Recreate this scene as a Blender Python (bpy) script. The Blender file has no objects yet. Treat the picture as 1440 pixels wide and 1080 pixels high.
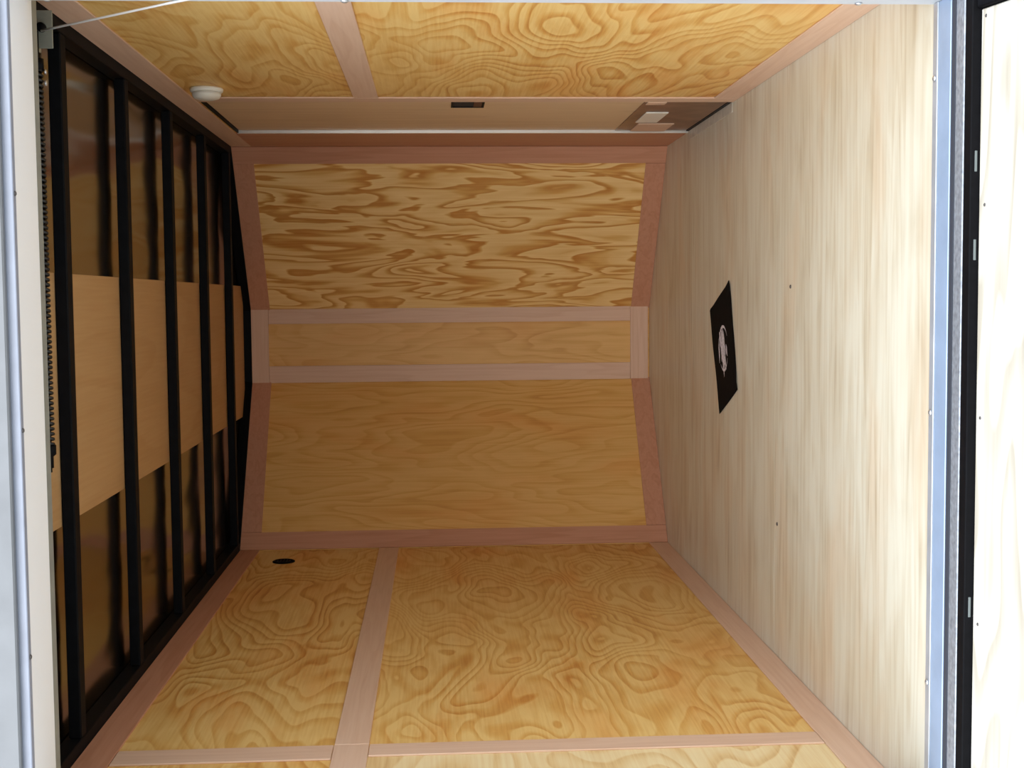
import bpy, bmesh, math, random
from mathutils import Vector, Matrix
scene = bpy.context.scene
col = scene.collection
random.seed(7)

# ------------------------------------------------------------------ camera
# The photograph was taken with the camera turned on its side: world up is picture left.
cam_d = bpy.data.cameras.new('camera'); cam = bpy.data.objects.new('camera', cam_d); col.objects.link(cam)
right = Vector((-0.00864657, -0.05870192, -0.99823811))
up = Vector((0.99782856, 0.06467812, -0.01244645))
fwd = Vector((-0.06529479, 0.99617811, -0.05801521))
M = Matrix.Identity(4)
for i in range(3):
    M[i][0] = right[i]; M[i][1] = up[i]; M[i][2] = -fwd[i]
M[0][3], M[1][3], M[2][3] = 0.2122, -2.846, 1.0262
cam.matrix_world = M
cam_d.sensor_fit = 'HORIZONTAL'; cam_d.sensor_width = 36.0
cam_d.lens = 1818.97 / 1440 * 36.0
cam_d.clip_start = 0.05; cam_d.clip_end = 200
scene.camera = cam

# ------------------------------------------------------------------ sky and light
world = bpy.data.worlds.new('overcast_sky'); scene.world = world; world.use_nodes = True
wn = world.node_tree; wn.nodes.clear()
tc = wn.nodes.new('ShaderNodeTexCoord'); sep = wn.nodes.new('ShaderNodeSeparateXYZ')
rmp = wn.nodes.new('ShaderNodeValToRGB')
rmp.color_ramp.elements[0].position = 0.0; rmp.color_ramp.elements[0].color = (0.95, 0.98, 1.0, 1)
rmp.color_ramp.elements[1].position = 0.9; rmp.color_ramp.elements[1].color = (0.66, 0.80, 1.0, 1)
bg = wn.nodes.new('ShaderNodeBackground'); bg.inputs['Strength'].default_value = 1.0
wo = wn.nodes.new('ShaderNodeOutputWorld')
wn.links.new(tc.outputs['Generated'], sep.inputs[0]); wn.links.new(sep.outputs['Z'], rmp.inputs[0])
wn.links.new(rmp.outputs[0], bg.inputs['Color']); wn.links.new(bg.outputs[0], wo.inputs['Surface'])
sun_d = bpy.data.lights.new('hazy_sun', 'SUN'); sun_d.energy = 1.35; sun_d.angle = math.radians(75)
sun_d.color = (1.0, 0.95, 0.86)
sun = bpy.data.objects.new('hazy_sun', sun_d); col.objects.link(sun)
sun.rotation_euler = (math.radians(48), 0, math.radians(-14))   # behind the photographer, high
scene.view_settings.view_transform = 'Standard'; scene.view_settings.look = 'None'
scene.view_settings.exposure = 1.38; scene.view_settings.gamma = 1.0
scene.view_settings.use_curve_mapping = False
try:
    scene.cycles.max_bounces = 12; scene.cycles.diffuse_bounces = 8; scene.cycles.use_denoising = True
    scene.cycles.caustics_reflective = False
except Exception: pass

# ------------------------------------------------------------------ helpers
def bm_new(): return bmesh.new()

def bx(bm, x0, x1, y0, y1, z0, z1):
    v = [bm.verts.new((x, y, z)) for x in (x0, x1) for y in (y0, y1) for z in (z0, z1)]
    for f in ((0,1,3,2), (4,6,7,5), (0,4,5,1), (2,3,7,6), (0,2,6,4), (1,5,7,3)):
        bm.faces.new([v[i] for i in f])

def prism(bm, pts, z0, z1):
    """vertical prism over an xy outline"""
    a = [bm.verts.new((x, y, z0)) for x, y in pts]; b = [bm.verts.new((x, y, z1)) for x, y in pts]
    bm.faces.new(a[::-1]); bm.faces.new(b)
    n = len(pts)
    for i in range(n): bm.faces.new((a[i], a[(i+1) % n], b[(i+1) % n], b[i]))

def hexa(bm, lo, hi):
    """solid between two matching 4-point loops"""
    a = [bm.verts.new(p) for p in lo]; b = [bm.verts.new(p) for p in hi]
    bm.faces.new(a[::-1]); bm.faces.new(b)
    for i in range(len(a)): bm.faces.new((a[i], a[(i+1) % len(a)], b[(i+1) % len(a)], b[i]))

def tube(bm, pts, r, n=10, cap=True):
    pts = [Vector(p) for p in pts]; rings = []
    t0 = (pts[1] - pts[0]).normalized()
    ref = Vector((0, 0, 1)) if abs(t0.z) < .9 else Vector((1, 0, 0))
    u = t0.cross(ref).normalized()
    for i, p in enumerate(pts):
        t = (pts[min(i+1, len(pts)-1)] - pts[max(i-1, 0)]).normalized()
        u = (u - t * u.dot(t)).normalized(); w = t.cross(u)
        rr = r[i] if isinstance(r, (list, tuple)) else r
        rings.append([bm.verts.new(p + (u*math.cos(2*math.pi*k/n) + w*math.sin(2*math.pi*k/n)) * rr) for k in range(n)])
    for a, b in zip(rings, rings[1:]):
        for k in range(n):
            f = bm.faces.new((a[k], a[(k+1) % n], b[(k+1) % n], b[k])); f.smooth = True
    if cap: bm.faces.new(rings[0][::-1]); bm.faces.new(rings[-1])

def lathe(bm, c, axis, prof, n=32):
    """prof: list of (radius, height along axis)"""
    axis = Vector(axis).normalized(); ref = Vector((0, 0, 1)) if abs(axis.z) < .9 else Vector((1, 0, 0))
    u = axis.cross(ref).normalized(); w = axis.cross(u); c = Vector(c); rings = []
    for r, h in prof:
        if r < 1e-6: rings.append([bm.verts.new(c + axis*h)])
        else: rings.append([bm.verts.new(c + axis*h + (u*math.cos(2*math.pi*k/n) + w*math.sin(2*math.pi*k/n))*r) for k in range(n)])
    for a, b in zip(rings, rings[1:]):
        for k in range(n):
            k2 = (k+1) % n
            if len(a) == 1 and len(b) == 1: continue
            if len(a) == 1: f = bm.faces.new((a[0], b[k2], b[k]))
            elif len(b) == 1: f = bm.faces.new((a[k], a[k2], b[0]))
            else: f = bm.faces.new((a[k], a[k2], b[k2], b[k]))
            f.smooth = True
    if len(rings[0]) > 1: bm.faces.new(rings[0][::-1])
    if len(rings[-1]) > 1: bm.faces.new(rings[-1])

def wpos(o):
    p = Vector(o.location)
    while o.parent: o = o.parent; p += Vector(o.location)
    return p

def obj(name, bm, mat, parent=None, kind=None, label=None, cat=None, group=None, bevel=0, base=False):
    bmesh.ops.remove_doubles(bm, verts=bm.verts, dist=1e-7)
    bmesh.ops.recalc_face_normals(bm, faces=bm.faces)
    if bevel:
        es = [e for e in bm.edges if len(e.link_faces) == 2 and e.calc_face_angle(0) > 0.6]
        bmesh.ops.bevel(bm, geom=es, offset=bevel, segments=1, affect='EDGES', clamp_overlap=True)
    xs = [v.co.x for v in bm.verts]; ys = [v.co.y for v in bm.verts]; zs = [v.co.z for v in bm.verts]
    o0 = Vector(((min(xs)+max(xs))/2, (min(ys)+max(ys))/2, min(zs) if base else (min(zs)+max(zs))/2))
    for v in bm.verts: v.co -= o0
    me = bpy.data.meshes.new(name); bm.to_mesh(me); bm.free(); me.materials.append(mat)
    o = bpy.data.objects.new(name, me); col.objects.link(o)
    if parent: o.parent = parent; o.location = o0 - wpos(parent)
    else: o.location = o0
    tag(o, label, cat, group, kind)
    return o

def tag(o, label=None, cat=None, group=None, kind=None):
    for k, v in (('label', label), ('category', cat), ('group', group), ('kind', kind)):
        if v: o[k] = v

def thing(name, loc, **kw):
    o = bpy.data.objects.new(name, None); o.empty_display_size = .05; col.objects.link(o); o.location = loc
    tag(o, **kw); return o

def box(name, b, mat, parent=None, **kw):
    bm = bm_new(); bx(bm, *b); return obj(name, bm, mat, parent, **kw)

# ------------------------------------------------------------------ materials
def base_mat(name, rgb, rough=.5, metal=0.0, spec=.5):
    m = bpy.data.materials.new(name); m.use_nodes = True
    b = m.node_tree.nodes['Principled BSDF']
    b.inputs['Base Color'].default_value = (*rgb, 1); b.inputs['Roughness'].default_value = rough
    b.inputs['Metallic'].default_value = metal; b.inputs['Specular IOR Level'].default_value = spec
    return m

def grime(m, amt=.25, scale=20, bump=0.0, stretch=(1, 1, 1)):
    """small uneven wear over a plain colour"""
    nt = m.node_tree; N = nt.nodes; L = nt.links; b = N['Principled BSDF']; c = tuple(b.inputs['Base Color'].default_value)[:3]
    t = N.new('ShaderNodeTexCoord'); mp = N.new('ShaderNodeMapping'); mp.inputs['Scale'].default_value = stretch
    n = N.new('ShaderNodeTexNoise'); n.inputs['Scale'].default_value = scale; n.inputs['Detail'].default_value = 5
    r = N.new('ShaderNodeValToRGB'); r.color_ramp.elements[0].position = .3; r.color_ramp.elements[1].position = .7
    r.color_ramp.elements[0].color = (*[x*(1-amt) for x in c], 1); r.color_ramp.elements[1].color = (*[min(1, x*(1+amt*.6)) for x in c], 1)
    L.new(t.outputs['Object'], mp.inputs[0]); L.new(mp.outputs[0], n.inputs['Vector']); L.new(n.outputs[0], r.inputs[0])
    L.new(r.outputs[0], b.inputs['Base Color'])
    if bump:
        bp = N.new('ShaderNodeBump'); bp.inputs['Strength'].default_value = bump; bp.inputs['Distance'].default_value = .004
        L.new(n.outputs[0], bp.inputs['Height']); L.new(bp.outputs[0], b.inputs['Normal'])
    return m

def ply(name, light, mid, dark, axis, k=7.0, contrast=1.0, along=1.3, across=8.0, rough=.5, spec=.35, seed=0.0, blotch=.5, streak=130.0, sa=.75, detail=1.6, dist=.18, warm=0.0, mottle=0.0):
    """rotary-cut pine: contour lines of a stretched height field, with fine grain streaks"""
    m = bpy.data.materials.new(name); m.use_nodes = True; nt = m.node_tree; N = nt.nodes; L = nt.links
    b = N['Principled BSDF']; b.inputs['Roughness'].default_value = rough; b.inputs['Specular IOR Level'].default_value = spec
    t = N.new('ShaderNodeTexCoord'); oi = N.new('ShaderNodeObjectInfo')
    mul = N.new('ShaderNodeMath'); mul.operation = 'MULTIPLY_ADD'; mul.inputs[1].default_value = 37.0; mul.inputs[2].default_value = seed
    L.new(oi.outputs['Random'], mul.inputs[0])
    cmb = N.new('ShaderNodeCombineXYZ')
    for i in range(3): L.new(mul.outputs[0], cmb.inputs[i])
    add = N.new('ShaderNodeVectorMath'); add.operation = 'ADD'
    L.new(t.outputs['Object'], add.inputs[0]); L.new(cmb.outputs[0], add.inputs[1])
    def mapped(a, c):
        mp = N.new('ShaderNodeMapping'); s = [c, c, c]; s[axis] = a; mp.inputs['Scale'].default_value = s
        L.new(add.outputs[0], mp.inputs[0]); return mp
    def noise(mp, detail, dist=0, rgh=.5):
        n = N.new('ShaderNodeTexNoise'); n.inputs['Scale'].default_value = 1; n.inputs['Detail'].default_value = detail
        n.inputs['Distortion'].default_value = dist; n.inputs['Roughness'].default_value = rgh
        L.new(mp.outputs[0], n.inputs['Vector']); return n
    def math_(op, a, bb=None, clamp=False):
        q = N.new('ShaderNodeMath'); q.operation = op; q.use_clamp = clamp
        for i, x in enumerate((a, bb)):
            if x is None: continue
            if isinstance(x, (int, float)): q.inputs[i].default_value = x
            else: L.new(x, q.inputs[i])
        return q.outputs[0]
    n1 = noise(mapped(along, across), detail, dist, .4)
    rings = math_('FRACT', math_('MULTIPLY', n1.outputs[0], k * 2.0))
    rr = N.new('ShaderNodeValToRGB'); rr.color_ramp.interpolation = 'LINEAR'
    e = rr.color_ramp.elements; e[0].position = 0.0; e[0].color = (0, 0, 0, 1); e[1].position = .45; e[1].color = (.16, .16, .16, 1)
    e2 = e.new(.78); e2.color = (.9, .9, .9, 1); e4 = e.new(.90); e4.color = (1, 1, 1, 1); e3 = e.new(1.0); e3.color = (0, 0, 0, 1)
    L.new(rings, rr.inputs[0])
    n2 = noise(mapped(streak*.03, streak), 3)                     # fine streaks
    n3 = noise(mapped(1.0, 2.6), 2)                       # broad early/late wood patches
    r3 = N.new('ShaderNodeMapRange'); r3.inputs['From Min'].default_value = .35; r3.inputs['From Max'].default_value = .65
    r3.inputs['To Min'].default_value = 1 - blotch; L.new(n3.outputs[0], r3.inputs['Value'])
    g = math_('MULTIPLY', math_('MULTIPLY', rr.outputs[0], r3.outputs[0]), contrast, True)
    g2 = math_('ADD', math_('MULTIPLY', g, .8), math_('MULTIPLY', math_('SUBTRACT', n2.outputs[0], .38), sa), True)
    if mottle:
        n4 = noise(mapped(3.2, 11.0), 4, .6)
        g2 = math_('ADD', g2, math_('MULTIPLY', math_('SUBTRACT', n4.outputs[0], .5), mottle * 1.6), True)
    cr = N.new('ShaderNodeValToRGB'); e = cr.color_ramp.elements
    e[0].position = .02; e[0].color = (*light, 1); e[1].position = .98; e[1].color = (*dark, 1)
    em = e.new(.45); em.color = (*mid, 1)
    L.new(g2, cr.inputs[0]); out = cr.outputs[0]
    if warm:                                              # resin-rich orange areas of the veneer
        n5 = noise(mapped(1.6, 5.0), 3, .5)
        mr = N.new('ShaderNodeMapRange'); mr.inputs['From Min'].default_value = .5; mr.inputs['From Max'].default_value = .72
        mr.inputs['To Max'].default_value = warm; L.new(n5.outputs[0], mr.inputs['Value'])
        mx = N.new('ShaderNodeMix'); mx.data_type = 'RGBA'; mx.blend_type = 'MULTIPLY'
        L.new(mr.outputs[0], mx.inputs[0]); L.new(out, mx.inputs[6]); mx.inputs[7].default_value = (.95, .62, .38, 1); out = mx.outputs[2]
    L.new(out, b.inputs['Base Color'])
    bp = N.new('ShaderNodeBump'); bp.inputs['Strength'].default_value = .12; bp.inputs['Distance'].default_value = .002
    L.new(n2.outputs[0], bp.inputs['Height']); L.new(bp.outputs[0], b.inputs['Normal'])
    return m

P_L, P_M, P_D = (.80, .56, .215), (.69, .405, .115), (.50, .20, .035)
ply_y = ply('pine_plywood_lengthways', P_L, P_M, P_D, 1, k=11, contrast=.8, along=1.05, across=3.0, detail=2.0, dist=.25, warm=.5, mottle=.5)
ply_y2 = ply('pine_plywood_soft_figure', P_L, P_M, P_D, 1, k=13, contrast=.68, along=1.2, across=2.8, seed=3.1, detail=2.2, dist=.3, warm=.5, mottle=.5)
ply_y_pale = ply('pine_plywood_pale_sheet', (.84, .70, .42), (.76, .56, .28), (.52, .27, .085), 1, k=9, contrast=1.0, along=1.05, across=3.0, seed=9.4, detail=1.6)
ply_z_bold = ply('pine_plywood_bold_figure', (.88, .65, .30), (.73, .44, .14), (.52, .21, .04), 2, k=4.0, contrast=1.2, along=1.7, across=9.0, blotch=.3, seed=1.7, detail=3.0, dist=.5, sa=.5)
ply_z_soft = ply('pine_plywood_quiet_figure', (.74, .46, .165), (.66, .375, .105), (.50, .23, .055), 2, k=8, contrast=.55, along=1.1, across=5.0, seed=5.3, detail=2.0, warm=.35, mottle=.4)
ply_floor = ply('floor_plywood_pale', (.70, .685, .58), (.61, .565, .445), (.42, .345, .235), 0, k=4, contrast=.4, along=.7, across=12.0, rough=.38, spec=.5, streak=42.0, sa=1.1, mottle=.8, warm=.3)
ply_ramp = ply('ramp_plywood_pale', (.56, .54, .48), (.44, .405, .335), (.28, .225, .155), 0, k=5, contrast=.6, along=1.0, across=9.0, rough=.5, streak=60.0)
ply_board = ply('roof_board_wood', (.50, .31, .145), (.45, .265, .115), (.37, .205, .08), 1, k=2, contrast=.35, along=1.0, across=5.0)
def batten_mat(name, a, b_, c, axis): return ply(name, a, b_, c, axis, k=2, contrast=.35, along=1.5, across=20.0, rough=.55)
BA = ((.70, .50, .375), (.64, .43, .31), (.54, .335, .225))
bat_x = batten_mat('pinkish_batten_across', *BA, 0); bat_y = batten_mat('pinkish_batten_lengthways', *BA, 1); bat_z = batten_mat('pinkish_batten_upright', *BA, 2)
BR = ((.55, .285, .185), (.485, .235, .14), (.39, .17, .095))
red_y = batten_mat('reddish_batten_lengthways', *BR, 1); red_x = batten_mat('reddish_batten_across', *BR, 0); red_z = batten_mat('reddish_batten_upright', *BR, 2)
door_wood = ply('door_panel_wood', (.70, .52, .33), (.64, .46, .28), (.54, .35, .20), 2, k=2, contrast=.5, along=.8, across=9.0)
black_steel = grime(base_mat('black_painted_steel', (.004, .0043, .0055), .55, 0, .08), .3, 30)
black_rubber = grime(base_mat('black_rubber', (.003, .003, .004), .7, 0, .1), .3, 60)
white_paint = base_mat('white_painted_metal', (.92, .93, .94), .4)
lip_grey = grime(base_mat('grey_green_metal_lip', (.30, .32, .29), .45, .3), .15, 20)
blue_alu = grime(base_mat('pale_bluish_aluminium', (.33, .44, .62), .45, .3), .08, 15)
drip_mat = grime(base_mat('light_blue_drip_edge', (.31, .34, .42), .5, .2), .08, 15)
cap_mat = grime(base_mat('blue_grey_header_cap', (.17, .18, .195), .5, .2), .12, 9)
post_mat = grime(base_mat('light_painted_post', (.60, .65, .72), .45, .1), .08, 12)
sill_mat = grime(base_mat('worn_grey_sill', (.62, .58, .50), .5, .1), .15, 30)
grey_alu = grime(base_mat('mill_aluminium', (.50, .54, .60), .42, .5), .12, 14)
galv = grime(base_mat('galvanised_steel', (.34, .37, .42), .5, .5), .3, 90, .3)
skin_grey = grime(base_mat('outer_aluminium_skin', (.50, .57, .66), .35, .4), .1, 6)
bright_alu = base_mat('polished_aluminium_edge', (.80, .78, .74), .28, .8)
dark_gap = base_mat('dark_gap', (.015, .013, .012), .9)
white_plastic = base_mat('white_plastic', (.80, .80, .74), .35)
screw_mat = base_mat('zinc_screw', (.62, .64, .68), .3, .8)
dark_screw = base_mat('dark_screw', (.12, .11, .11), .4, .6)
cable_mat = base_mat('bright_steel_cable', (.85, .86, .88), .35, .5)
spring_mat = grime(base_mat('oiled_spring_steel', (.018, .017, .016), .4, .3), .3, 60)
brack_mat = grime(base_mat('grey_painted_bracket', (.30, .31, .26), .5, .2), .15, 30)
kick_mat = grime(base_mat('brown_kick_plate', (.24, .135, .085), .4, .25), .3, 12)  # brown of the dim room reflected in the metal, put into its colour
ground_mat = grime(base_mat('gravel_ground', (.50, .49, .46), .9), .4, 25, .4)
mat_sheet = grime(base_mat('black_sheet', (.005, .005, .006), .8, 0, .06), .3, 40)
emblem_mat = grime(base_mat('pale_print', (.75, .72, .80), .6), .35, 120)

roof_mat = base_mat('wavy_roof_aluminium', (.36, .35, .32), .15, 1.0)
def wavy(m, scale, strength, dist):
    nt = m.node_tree; N = nt.nodes; L = nt.links; b = N['Principled BSDF']
    t = N.new('ShaderNodeTexCoord'); mp = N.new('ShaderNodeMapping'); mp.inputs['Scale'].default_value = (3.4, .7, 1)
    n = N.new('ShaderNodeTexNoise'); n.inputs['Scale'].default_value = scale; n.inputs['Detail'].default_value = 1
    bp = N.new('ShaderNodeBump'); bp.inputs['Strength'].default_value = strength; bp.inputs['Distance'].default_value = dist
    L.new(t.outputs['Object'], mp.inputs[0]); L.new(mp.outputs[0], n.inputs['Vector']); L.new(n.outputs[0], bp.inputs['Height']); L.new(bp.outputs[0], b.inputs['Normal'])
wavy(roof_mat, 1.5, .40, .055)

# ------------------------------------------------------------------ dimensions (metres)
HW = .884; H = 1.90; L = 2.847; YR = -.20; NY = 3.349; NW = .169     # half width, height, nose start, rear, nose face, half nose width
T = .012                                                             # plywood

# ground
box('ground', (-14, 14, -16, 16, -.55, -.45), ground_mat, kind='structure')

# ------------------------------------------------------------------ floor
fl = thing('floor', (0, 1.4, 0), kind='structure')
bm = bm_new(); prism(bm, [(-HW-.05, YR-.01), (HW+.05, YR-.01), (HW+.05, L), (NW+.05, NY+.04), (-NW-.05, NY+.04), (-HW-.05, L)], -.10, -.018)
obj('underframe', bm, black_steel, fl)
bm = bm_new(); prism(bm, [(-HW, YR-.012), (HW, YR-.012), (HW, 1.02), (-HW, 1.02)], -.018, 0); obj('plywood_sheet', bm, ply_floor, fl)
bm = bm_new(); prism(bm, [(-HW, 1.0212), (HW, 1.0212), (HW, 2.24), (-HW, 2.24)], -.018, 0); obj('plywood_sheet', bm, ply_floor, fl)
bm = bm_new(); prism(bm, [(-HW, 2.2412), (HW, 2.2412), (HW, L), (NW, NY), (-NW, NY), (-HW, L)], -.018, 0); obj('plywood_sheet', bm, ply_floor, fl)

def head(bm, c, axis, r=.006): lathe(bm, c, axis, [(r, 0), (r*.95, r*.25), (r*.55, r*.5), (0, r*.55)], 10)
for x, y in ((.242, .855), (-.475, .99)):
    bm = bm_new(); head(bm, (x, y, 0), (0, 0, 1), .006); obj('screw', bm, dark_screw, fl)

# ------------------------------------------------------------------ side walls
def wall(side, name):
    s = side; w = thing(name, (s*HW, 1.3, 0), kind='structure')
    a, b = sorted((s*(HW+.026), s*(HW+.05)))
    bm = bm_new(); bx(bm, a, b, YR, L+.01, -.06, 1.96); obj('outer_skin', bm, skin_grey, w)
    return w
def wp(w, s, name, y0, y1, z0, z1, mat, d0=0.0, d1=T, g=.0008, bevel=.0012):
    """flat piece on a side wall; d is distance outwards from the inner plane"""
    a, b = sorted((s*(HW+d0), s*(HW+d1)))
    return box(name, (a, b, y0+g, y1-g, z0+g, z1-g), mat, w, bevel=bevel)

wl = wall(-1, 'wall_left'); ZJ = 1.245
for (y0, y1, z0, z1, m) in ((YR, .245, 0, ZJ, ply_y_pale), (YR, .245, ZJ, H, ply_y), (.245, L, 0, ZJ, ply_y2), (.245, L, ZJ, H, ply_y)):
    wp(wl, -1, 'plywood_panel', y0, y1, z0, z1, m)
BT = -.005
wp(wl, -1, 'batten', YR, L-.004, 1.813, H, red_y, BT, -.0002)
wp(wl, -1, 'batten', YR, L-.004, 0, .086, bat_y, BT, -.0002)
wp(wl, -1, 'batten', .298, L-.004, 1.203, 1.290, bat_y, BT, -.0002)
wp(wl, -1, 'batten', YR, .298, 1.203, 1.290, bat_y, BT, -.0002)
wp(wl, -1, 'batten', .200, .296, 1.290, 1.813, bat_z, BT, -.0002)
wp(wl, -1, 'batten', .215, .296, .086, 1.203, bat_z, BT, -.0002)

wr = wall(1, 'wall_right'); DY0, DY1, DZ = 1.585, 2.375, 1.797
wp(wr, 1, 'plywood_panel', YR, 1.50, 0, ZJ, ply_y)
wp(wr, 1, 'plywood_panel', YR, 1.50, ZJ, H, ply_y)
wp(wr, 1, 'plywood_panel', 1.50, DY0-.002, 0, H, ply_y2)
wp(wr, 1, 'plywood_panel', DY0-.002, DY1+.015, DZ+.006, H, ply_y2)
wp(wr, 1, 'plywood_panel', DY1+.015, L, 0, H, ply_z_soft)
wp(wr, 1, 'batten', YR, L-.004, 1.813, H, bat_y, BT, -.0002)
wp(wr, 1, 'batten', YR, 1.497, 0, .086, bat_y, BT, -.0002)
wp(wr, 1, 'batten', YR, 1.497, 1.207, 1.290, bat_y, BT, -.0002)
wp(wr, 1, 'batten', 1.497, DY0-.003, 0, 1.813, bat_z, BT, -.0002)
wp(wr, 1, 'batten', DY1+.04, L-.004, 0, 1.813, red_z, BT, -.0002)
# backing behind the wall boards
for w, s in ((wl, -1), (wr, 1)):
    wp(w, s, 'wall_backing', YR, L+.01, -.02, H+.04, dark_gap, .0215, .0255, bevel=0)

# ------------------------------------------------------------------ front (V-nose) wall
wf = thing('wall_front', (0, NY, 0), kind='structure')
def np_(name, side, t0, t1, z0, z1, mat, d0=0.0, d1=T, g=.0008):
    """piece on a slanted nose panel, t runs 0 at the corner to 1 at the centre strip; d outwards"""
    A = Vector((side*HW, L, 0)); B = Vector((side*NW, NY, 0)); d = (B-A); n = Vector((side*(NY-L), HW-NW, 0)).normalized()
    a = A + d*t0; b = A + d*t1; gg = d.normalized()*g
    a = a+gg; b = b-gg
    lo = [a+n*d0, b+n*d0, b+n*d1, a+n*d1]
    bm = bm_new(); hexa(bm, [p+Vector((0, 0, z0+g)) for p in lo], [p+Vector((0, 0, z1-g)) for p in lo])
    return obj(name, bm, mat, wf)
LN = math.hypot(HW-NW, NY-L); bt = .088/LN
np_('plywood_panel', 1, 0, 1, 0, H, ply_z_bold); np_('plywood_panel', -1, 0, 1, 0, H, ply_z_soft)
for s in (1, -1):
    np_('batten', s, 0.004, bt, 0, H, red_z, BT, -.0002)
    np_('batten', s, bt, 1, 0, .09, red_x, BT, -.0002)
    np_('batten', s, bt, 1, 1.81, H, red_x, BT, -.0002)
    np_('outer_skin', s, -.02, 1.02, -.06, 1.96, skin_grey, .0135, .04)
box('plywood_panel', (-NW, NW, NY, NY+T, 0, H), ply_z_soft, wf, bevel=.0012)
for a, b in ((-NW-.006, -.095), (.105, NW+.006)):
    box('batten', (a, b, NY-.008, NY-.0002, .094, 1.818), bat_z, wf, bevel=.001)
box('batten', (-NW-.006, NW+.006, NY-.009, NY-.0002, .008, .093), bat_x, wf, bevel=.001)
box('batten', (-NW-.006, NW+.006, NY-.009, NY-.0002, 1.819, H), bat_x, wf, bevel=.001)
box('outer_skin', (-NW-.03, NW+.03, NY+.0135, NY+.04, -.06, 1.96), skin_grey, wf)

# ------------------------------------------------------------------ ceiling: roof skin, loose board, steel bows and side rails
ce = thing('ceiling', (0, 1.4, H), kind='structure')
RZ = 1.945
def outline(e=0.0): return [(-HW-e, YR), (HW+e, YR), (HW+e, L), (NW+e*.4, NY+e), (-NW-e*.4, NY+e), (-HW-e, L)]
bm = bm_new(); prism(bm, outline(.045), RZ, RZ+.01); obj('roof_skin', bm, roof_mat, ce)
box('roof_board', (-.325, .285, -.02, NY-.03, 1.9325, 1.9405), ply_board, ce, bevel=.001)
def rail(p, q, w, z0=H, z1=1.9315):
    p = Vector((*p, 0)); q = Vector((*q, 0)); d = (q-p).normalized(); n = Vector((-d.y, d.x, 0))
    c = Vector((0, 1.4, 0)); n = n if (c-p).dot(n) > 0 else -n
    bm = bm_new(); lo = [p, q, q+n*w, p+n*w]
    hexa(bm, [v+Vector((0, 0, z0)) for v in lo], [v+Vector((0, 0, z1)) for v in lo])
    obj('roof_rail', bm, black_steel, ce, bevel=.002)
rail((HW+.02, YR), (HW+.02, L), .055, H+.0005, RZ-.001); rail((-HW-.02, YR), (-HW-.02, L), .055, H+.0005, RZ-.001)
for s in (1, -1): rail((s*(HW), L+.005), (s*NW, NY+.005), .014, H+.0005, RZ-.001)
rail((-NW, NY), (NW, NY), .012, H+.0005, RZ-.001)
for i in range(5):
    y = .300 + .631*i
    if i == 4: y = 2.785
    bm = bm_new(); bx(bm, -HW+.036, HW-.036, y, y+.046, H+.001, 1.9315)
    obj('roof_bow', bm, black_steel, ce, bevel=.003)

# ------------------------------------------------------------------ rear frame (trim_1) with header, posts and threshold
tr = thing('trim_1', (0, YR-.1, 0), kind='structure')
PX = .808; HB = 1.822
box('header', (-HW-.05, HW+.05, -.322, -.175, HB, 1.975), white_paint, tr, bevel=.003)
box('header_lip', (-HW+.01, HW-.01, -.1745, -.142, HB+.001, 1.944), lip_grey, tr, bevel=.001)
box('header_drip_edge', (-HW-.05, HW+.05, -.342, -.3245, HB-.004, 1.985), drip_mat, tr, bevel=.0015)
box('header_cap', (-HW-.05, HW+.05, -.3605, -.3435, HB+.012, 2.00), cap_mat, tr, bevel=.003)
for s in (1, -1):
    a, b = sorted((s*PX, s*(HW+.05))); box('post', (a, b, -.322, -.2012, -.06, HB-.001), post_mat, tr, bevel=.003)
    a, b = sorted((s*(PX+.002), s*(HW+.05))); box('post_edge', (a, b, -.342, -.3232, -.06, HB-.005), blue_alu, tr, bevel=.0015)
bm = bm_new()
bx(bm, -PX+.001, PX-.001, -.236, -.2125, -.02, .003); obj('threshold_angle', bm, grey_alu, tr, bevel=.001)
box('threshold_strip', (-PX+.001, PX-.001, -.299, -.2365, -.03, .001), blue_alu, tr, bevel=.0015)
box('threshold_gap', (-PX+.001, PX-.001, -.3155, -.2995, -.03, -.0010), base_mat('dark_blue_grey_seam', (.035, .04, .055), .6), tr)
box('threshold_channel', (-PX+.001, PX-.001, -.357, -.316, -.05, -.003), galv, tr, bevel=.002)
def screws(lst, axis, mat, parent, r=.006):
    for c in lst:
        bm = bm_new(); head(bm, c, axis, r); obj('screw', bm, mat, parent)
screws([(x, -.333, HB-.0045) for x in (.42, -.03, -.47)], (0, 0, -1), dark_screw, tr, .005)
screws([(.655, -.224, .0035), (-.03, -.224, .0035), (-.60, -.224, .0035)], (0, 0, 1), screw_mat, tr, .007)
screws([(PX-.0005, -.215, z) for z in (1.20, .16, 1.78)], (-1, 0, 0), screw_mat, tr, .008)

# ------------------------------------------------------------------ ramp door folded down to the ground (door_1)
rd = thing('door_1', (0, -.39, -.03), kind='structure')
RS = math.atan2(.40, 1.72)
def rmp_pt(x, t, h): # t along the ramp from the hinge, h above its face
    return Vector((x, -.392 - t*math.cos(RS) - h*math.sin(RS), -.020 - t*math.sin(RS) + h*math.cos(RS)))
def ramp_box(name, x0, x1, t0, t1, h0, h1, mat, bevel=.002):
    bm = bm_new()
    hexa(bm, [rmp_pt(x0, t0, h0), rmp_pt(x1, t0, h0), rmp_pt(x1, t1, h0), rmp_pt(x0, t1, h0)],
             [rmp_pt(x0, t0, h1), rmp_pt(x1, t0, h1), rmp_pt(x1, t1, h1), rmp_pt(x0, t1, h1)])
    return obj(name, bm, mat, rd, bevel=bevel)
ramp_box('plywood_sheet', -.757, .757, .002, 1.68, -.012, 0, ply_ramp)
ramp_box('door_skin', -.80, .80, .002, 1.70, -.035, -.0135, skin_grey)
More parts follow.
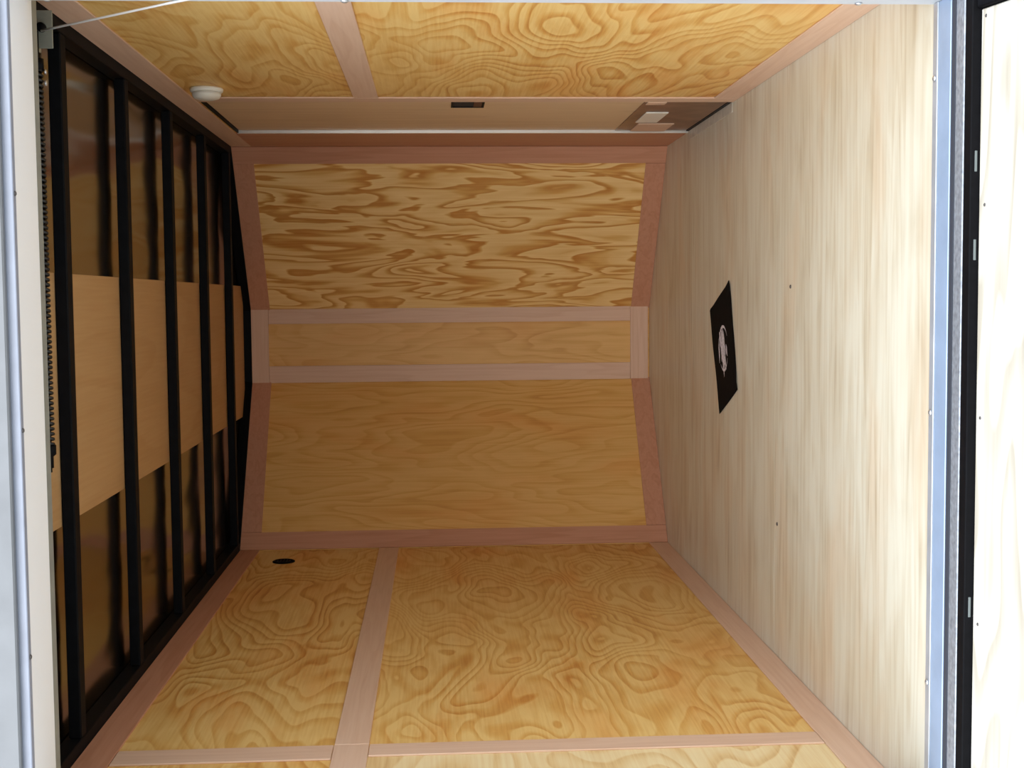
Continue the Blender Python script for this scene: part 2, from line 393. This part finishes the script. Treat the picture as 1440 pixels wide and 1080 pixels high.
for s in (1, -1):
    a, b = sorted((s*.759, s*.803)); ramp_box('edge_seal', a, b, 0, 1.70, -.0125, .010, black_rubber, .003)
ramp_box('edge_seal', -.757, .757, 1.682, 1.70, -.0125, .006, black_rubber, .003)
bm = bm_new(); bx(bm, -PX+.004, PX-.004, -.391, -.3575, -.05, -.004); obj('hinge_leaf', bm, black_rubber, rd, bevel=.002)
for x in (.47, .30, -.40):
    box('hinge_highlight', (x-.020, x+.020, -.3925, -.3912, -.017, -.012), base_mat('dull_grey_highlight', (.12, .14, .14), .5), rd, bevel=.0006)  # small grey slabs standing in for highlights on the black hinge strip
for x, t in ((.385, .010), (-.025, .006), (-.43, .008), (.742, .006)):
    bm = bm_new(); head(bm, rmp_pt(x, t+.01, 0), (0, 0, 1), .0034); obj('screw', bm, dark_screw, rd)

# ------------------------------------------------------------------ closed side door in the right wall (door_2)
d2 = thing('door_2', (HW, (DY0+DY1)/2, 0), kind='structure')
SY0, SY1, SZ0, SZ1 = 1.590, 1.752, .853, .962       # latch pocket opening
bm = bm_new(); X0, X1 = HW+.004, HW+.020
for (y0, y1, z0, z1) in ((DY0+.003, DY1-.004, .012, SZ0), (DY0+.003, DY1-.004, SZ1, DZ-.004), (DY0+.003, SY0+.004, SZ0, SZ1), (SY1, DY1-.004, SZ0, SZ1)):
    bx(bm, X0, X1, y0, y1, z0, z1)
obj('door_panel', bm, door_wood, d2)
box('door_stop', (HW-.004, HW+.018, DY0-.002, DY0+.002, 0, DZ), bat_z, d2)
box('door_head_gap', (HW-.006, HW+.018, DY0, DY1, DZ-.001, DZ+.005), black_steel, d2)  # black strip in place of the shaded gap above the door
box('door_bottom_gap', (HW-.0012, HW+.018, DY0, DY1-.004, .0005, .011), dark_gap, d2)  # dark strip in place of the shaded gap between door and floor
box('door_jamb', (HW-.008, HW+.02, DY1+.002, DY1+.012, .0, DZ+.005), bright_alu, d2, bevel=.001)
box('kick_plate', (HW+.0005, HW+.0035, DY0+.02, DY1-.008, .014, .300), kick_mat, d2, bevel=.0008)
box('pale_reflection', (HW-.004, HW+.0003, 1.852, 2.105, .176, .258), white_plastic, d2, bevel=.001)  # pale reflections in the kick plate, put in as thin coloured slabs
box('pale_reflection', (HW-.003, HW+.0003, DY0+.022, 1.660, .225, .292), bat_z, d2, bevel=.001)
box('pale_reflection', (HW-.003, HW+.0003, 2.15, DY1-.012, .10, .240), bat_z, d2, bevel=.001)
box('door_sill', (.846, HW-.002, DY0+.01, DY1, .0003, .0025), sill_mat, d2, bevel=.001)
# pocket latch: rim, sunken cup and finger paddle
lp = thing('latch_pocket', (0, 0, 0)); lp.parent = d2; lp.location = Vector((HW, 1.67, .907)) - wpos(d2)
bm = bm_new()
for (y0, y1, z0, z1) in ((SY0-.002, SY1+.002, SZ1-.004, SZ1+.003), (SY0-.002, SY1+.002, SZ0-.003, SZ0+.004), (SY0-.002, SY0+.005, SZ0, SZ1), (SY1-.005, SY1+.002, SZ0, SZ1)):
    bx(bm, HW+.001, HW+.006, y0, y1, z0, z1)
obj('rim', bm, black_steel, lp)
box('cup', (HW+.0045, HW+.018, SY0+.001, SY1-.001, SZ0+.001, SZ1-.001), dark_gap, lp)
box('paddle', (HW+.0025, HW+.0043, SY0+.006, SY1-.006, SZ0+.005, SZ0+.034), grime(base_mat('dark_red_brown_paddle', (.07, .02, .015), .5), .2, 20), lp, bevel=.002)

# ------------------------------------------------------------------ things fixed to or lying in the trailer
# round white dome on the right wall
t = thing('dome_lamp', (HW-.0003, 1.325, 1.745), label='small round white plastic dome fixed to the plywood near the side door\'s upper corner', cat='lamp')
bm = bm_new(); lathe(bm, (HW-.0004, 1.325, 1.738), (-1, 0, 0), [(.050, 0), (.052, .004), (.050, .012), (.046, .014)], 40); obj('lamp_base', bm, white_plastic, t)
bm = bm_new(); lathe(bm, (HW-.0146, 1.325, 1.738), (-1, 0, 0), [(.0455, 0), (.0445, .010), (.038, .018), (.022, .023), (0, .0245)], 40); obj('lamp_lens', bm, base_mat('lamp_lens', (.72, .72, .66), .3), t)

# black round cap on the left wall
t = thing('wall_vent', (-HW+.0003, 2.595, 1.68), label='small black round vent on the lower plywood wall beside the far corner', cat='vent')
bm = bm_new(); lathe(bm, (-HW+.0003, 2.595, 1.68), (1, 0, 0), [(.047, 0), (.047, .003), (.041, .006), (.036, .006), (.034, .002), (0, .002)], 36); obj('rim', bm, black_rubber, t)
for k in range(5):
    z = 1.68 + (k-2)*.013; w = math.sqrt(.034**2 - ((k-2)*.013)**2)*.96
    box('louvre', (-HW+.0025, -HW+.0055, 2.595-w, 2.595+w, z-.0025, z+.0025), black_steel, t)

# black square sheet with a pale emblem on the floor
t = thing('printed_sheet', (.03, 1.72, .0003), label='black square sheet with a pale round emblem lying askew on the plywood floor', cat='sheet')
C4 = [Vector(p) for p in ((.272, 1.626, 0), (.163, 1.954, 0), (-.209, 1.781, 0), (-.102, 1.505, 0))]
def sh(u, v, z):
    a = C4[0].lerp(C4[1], v); b = C4[3].lerp(C4[2], v); p = a.lerp(b, u)
    return Vector((p.x, p.y, z + .0015*math.sin(u*5+v*3)**2 + (.004*max(0, (abs(u-.5)+abs(v-.5)) - .8)*5 if u+v < 1 else 0)))
bm = bm_new(); n = 14
top = [[bm.verts.new(sh(i/n, j/n, .0022)) for j in range(n+1)] for i in range(n+1)]
bot = [[bm.verts.new(sh(i/n, j/n, .0004)) for j in range(n+1)] for i in range(n+1)]
for i in range(n):
    for j in range(n):
        for g_, fl_ in ((top, 1), (bot, 0)):
            q = (g_[i][j], g_[i+1][j], g_[i+1][j+1], g_[i][j+1]); bm.faces.new(q if fl_ else q[::-1])
for i in range(n):
    bm.faces.new((top[i][0], bot[i][0], bot[i+1][0], top[i+1][0])); bm.faces.new((top[i][n], top[i+1][n], bot[i+1][n], bot[i][n]))
    bm.faces.new((top[0][i], top[0][i+1], bot[0][i+1], bot[0][i])); bm.faces.new((top[n][i], bot[n][i], bot[n][i+1], top[n][i+1]))
obj('sheet', bm, mat_sheet, t)
bm = bm_new()
def stroke(pts, ws):
    """flat printed brush stroke lying on the sheet, u,v in sheet coordinates"""
    P = [Vector((a, b)) for a, b in pts]; L_ = []; R_ = []
    for i, p in enumerate(P):
        d = (P[min(i+1, len(P)-1)] - P[max(i-1, 0)]).normalized(); nn = Vector((-d.y, d.x))*ws[i]
        L_.append(bm.verts.new(sh(*(p+nn), .0030))); R_.append(bm.verts.new(sh(*(p-nn), .0030)))
    for i in range(len(P)-1): bm.faces.new((L_[i], L_[i+1], R_[i+1], R_[i]))
def arc(cu, cv, ru, rv, a0, a1, w, n=16):
    pts = [(cu+ru*math.cos(math.radians(a0+(a1-a0)*i/n)), cv+rv*math.sin(math.radians(a0+(a1-a0)*i/n))) for i in range(n+1)]
    stroke(pts, [max(.002, w*math.sin(math.pi*(i+.6)/(n+1.2))) for i in range(n+1)])
er = random.Random(11)
for k in range(26):                                    # ragged wing-like brush marks gathered in a round
    a = er.uniform(0, 2*math.pi); rr = math.sqrt(er.random())*.15
    cu, cv = .50+rr*math.cos(a)*1.0, .50+rr*math.sin(a)*1.35; ln = er.uniform(.04, .11); sl = er.uniform(-.35, .35); w = er.uniform(.012, .030)
    stroke([(cu-ln, cv-sl*ln), (cu-ln*.3, cv-sl*ln*.1), (cu+ln*.4, cv+sl*ln*.3), (cu+ln, cv+sl*ln*1.4)], [.003, w, w*.9, .003])
arc(.50, .50, .20, .21, 110, 250, .014); arc(.50, .50, .20, .21, -50, 60, .012)
stroke([(.32, .52), (.42, .49), (.54, .53), (.70, .50)], [.006, .035, .03, .004])
obj('emblem', bm, emblem_mat, t)

# torsion spring of the ramp door, behind the header
ty, tz = .045, 1.880
t = thing('torsion_spring', (.25, ty, tz), label='thin dark coiled spring running along the inside of the white door header', cat='spring')
bm = bm_new(); tube(bm, [(.80, ty, tz), (-.16, ty, tz)], .0045, 10); obj('shaft', bm, black_steel, t)
bm = bm_new(); x0, x1, turns = .735, -.10, 74; pts = []
for i in range(turns*12+1):
    a = 2*math.pi*i/12; pts.append((x0+(x1-x0)*i/(turns*12), ty+.009*math.cos(a), tz+.009*math.sin(a)))
tube(bm, pts, .0038, 6); obj('coil', bm, spring_mat, t)
bm = bm_new(); lathe(bm, (-.10, ty, tz), (-1, 0, 0), [(.014, 0), (.014, .02), (.008, .025), (.008, .05), (0, .052)], 20); obj('end_cone', bm, black_steel, t)
bm = bm_new(); tube(bm, [(.74, ty, tz), (.715, ty, tz)], .0135, 16); obj('end_cone', bm, black_steel, t)
for x in (.712, .688):
    bm = bm_new(); lathe(bm, (x, ty, tz-.0155), (0, 0, -1), [(.006, 0), (.006, .003), (.003, .004), (0, .0042)], 10); obj('bolt', bm, screw_mat, t)

# bracket in the corner that holds the spring
t = thing('spring_bracket', (.80, .09, 1.854), label='pale grey metal bracket in the corner where the bright cable starts', cat='bracket')
box('plate', (.768, .850, .075, .079, 1.854, 1.899), brack_mat, t, bevel=.001)
box('foot', (.768, .850, .079, .13, 1.895, 1.899), brack_mat, t, bevel=.001)
bm = bm_new(); lathe(bm, (.812, .0745, 1.876), (0, -1, 0), [(.010, 0), (.010, .012), (.006, .014), (0, .0145)], 20); obj('pulley', bm, black_steel, t)

# lifting cable from the pulley down to the ramp's edge
t = thing('ramp_cable', (.80, -.1, 1.69), label='thin bright steel cable slanting out across the doorway\'s corner', cat='cable')
p0 = Vector((.802, .055, 1.872)); p2 = rmp_pt(.78, 1.32, .012)
def cab(f): return p0.lerp(p2, f)
P1 = Vector((.803, -.20, 1.555)); 
bm = bm_new(); pts = [p0.lerp(P1, i/8) for i in range(9)] + [P1.lerp(p2, i/12) for i in range(1, 13)]
tube(bm, pts, .0026, 8); obj('wire', bm, cable_mat, t)
bm = bm_new(); tube(bm, [p2+Vector((0, 0, -.008)), p2+Vector((0, 0, .006))], .012, 14); obj('anchor_eye', bm, screw_mat, t)
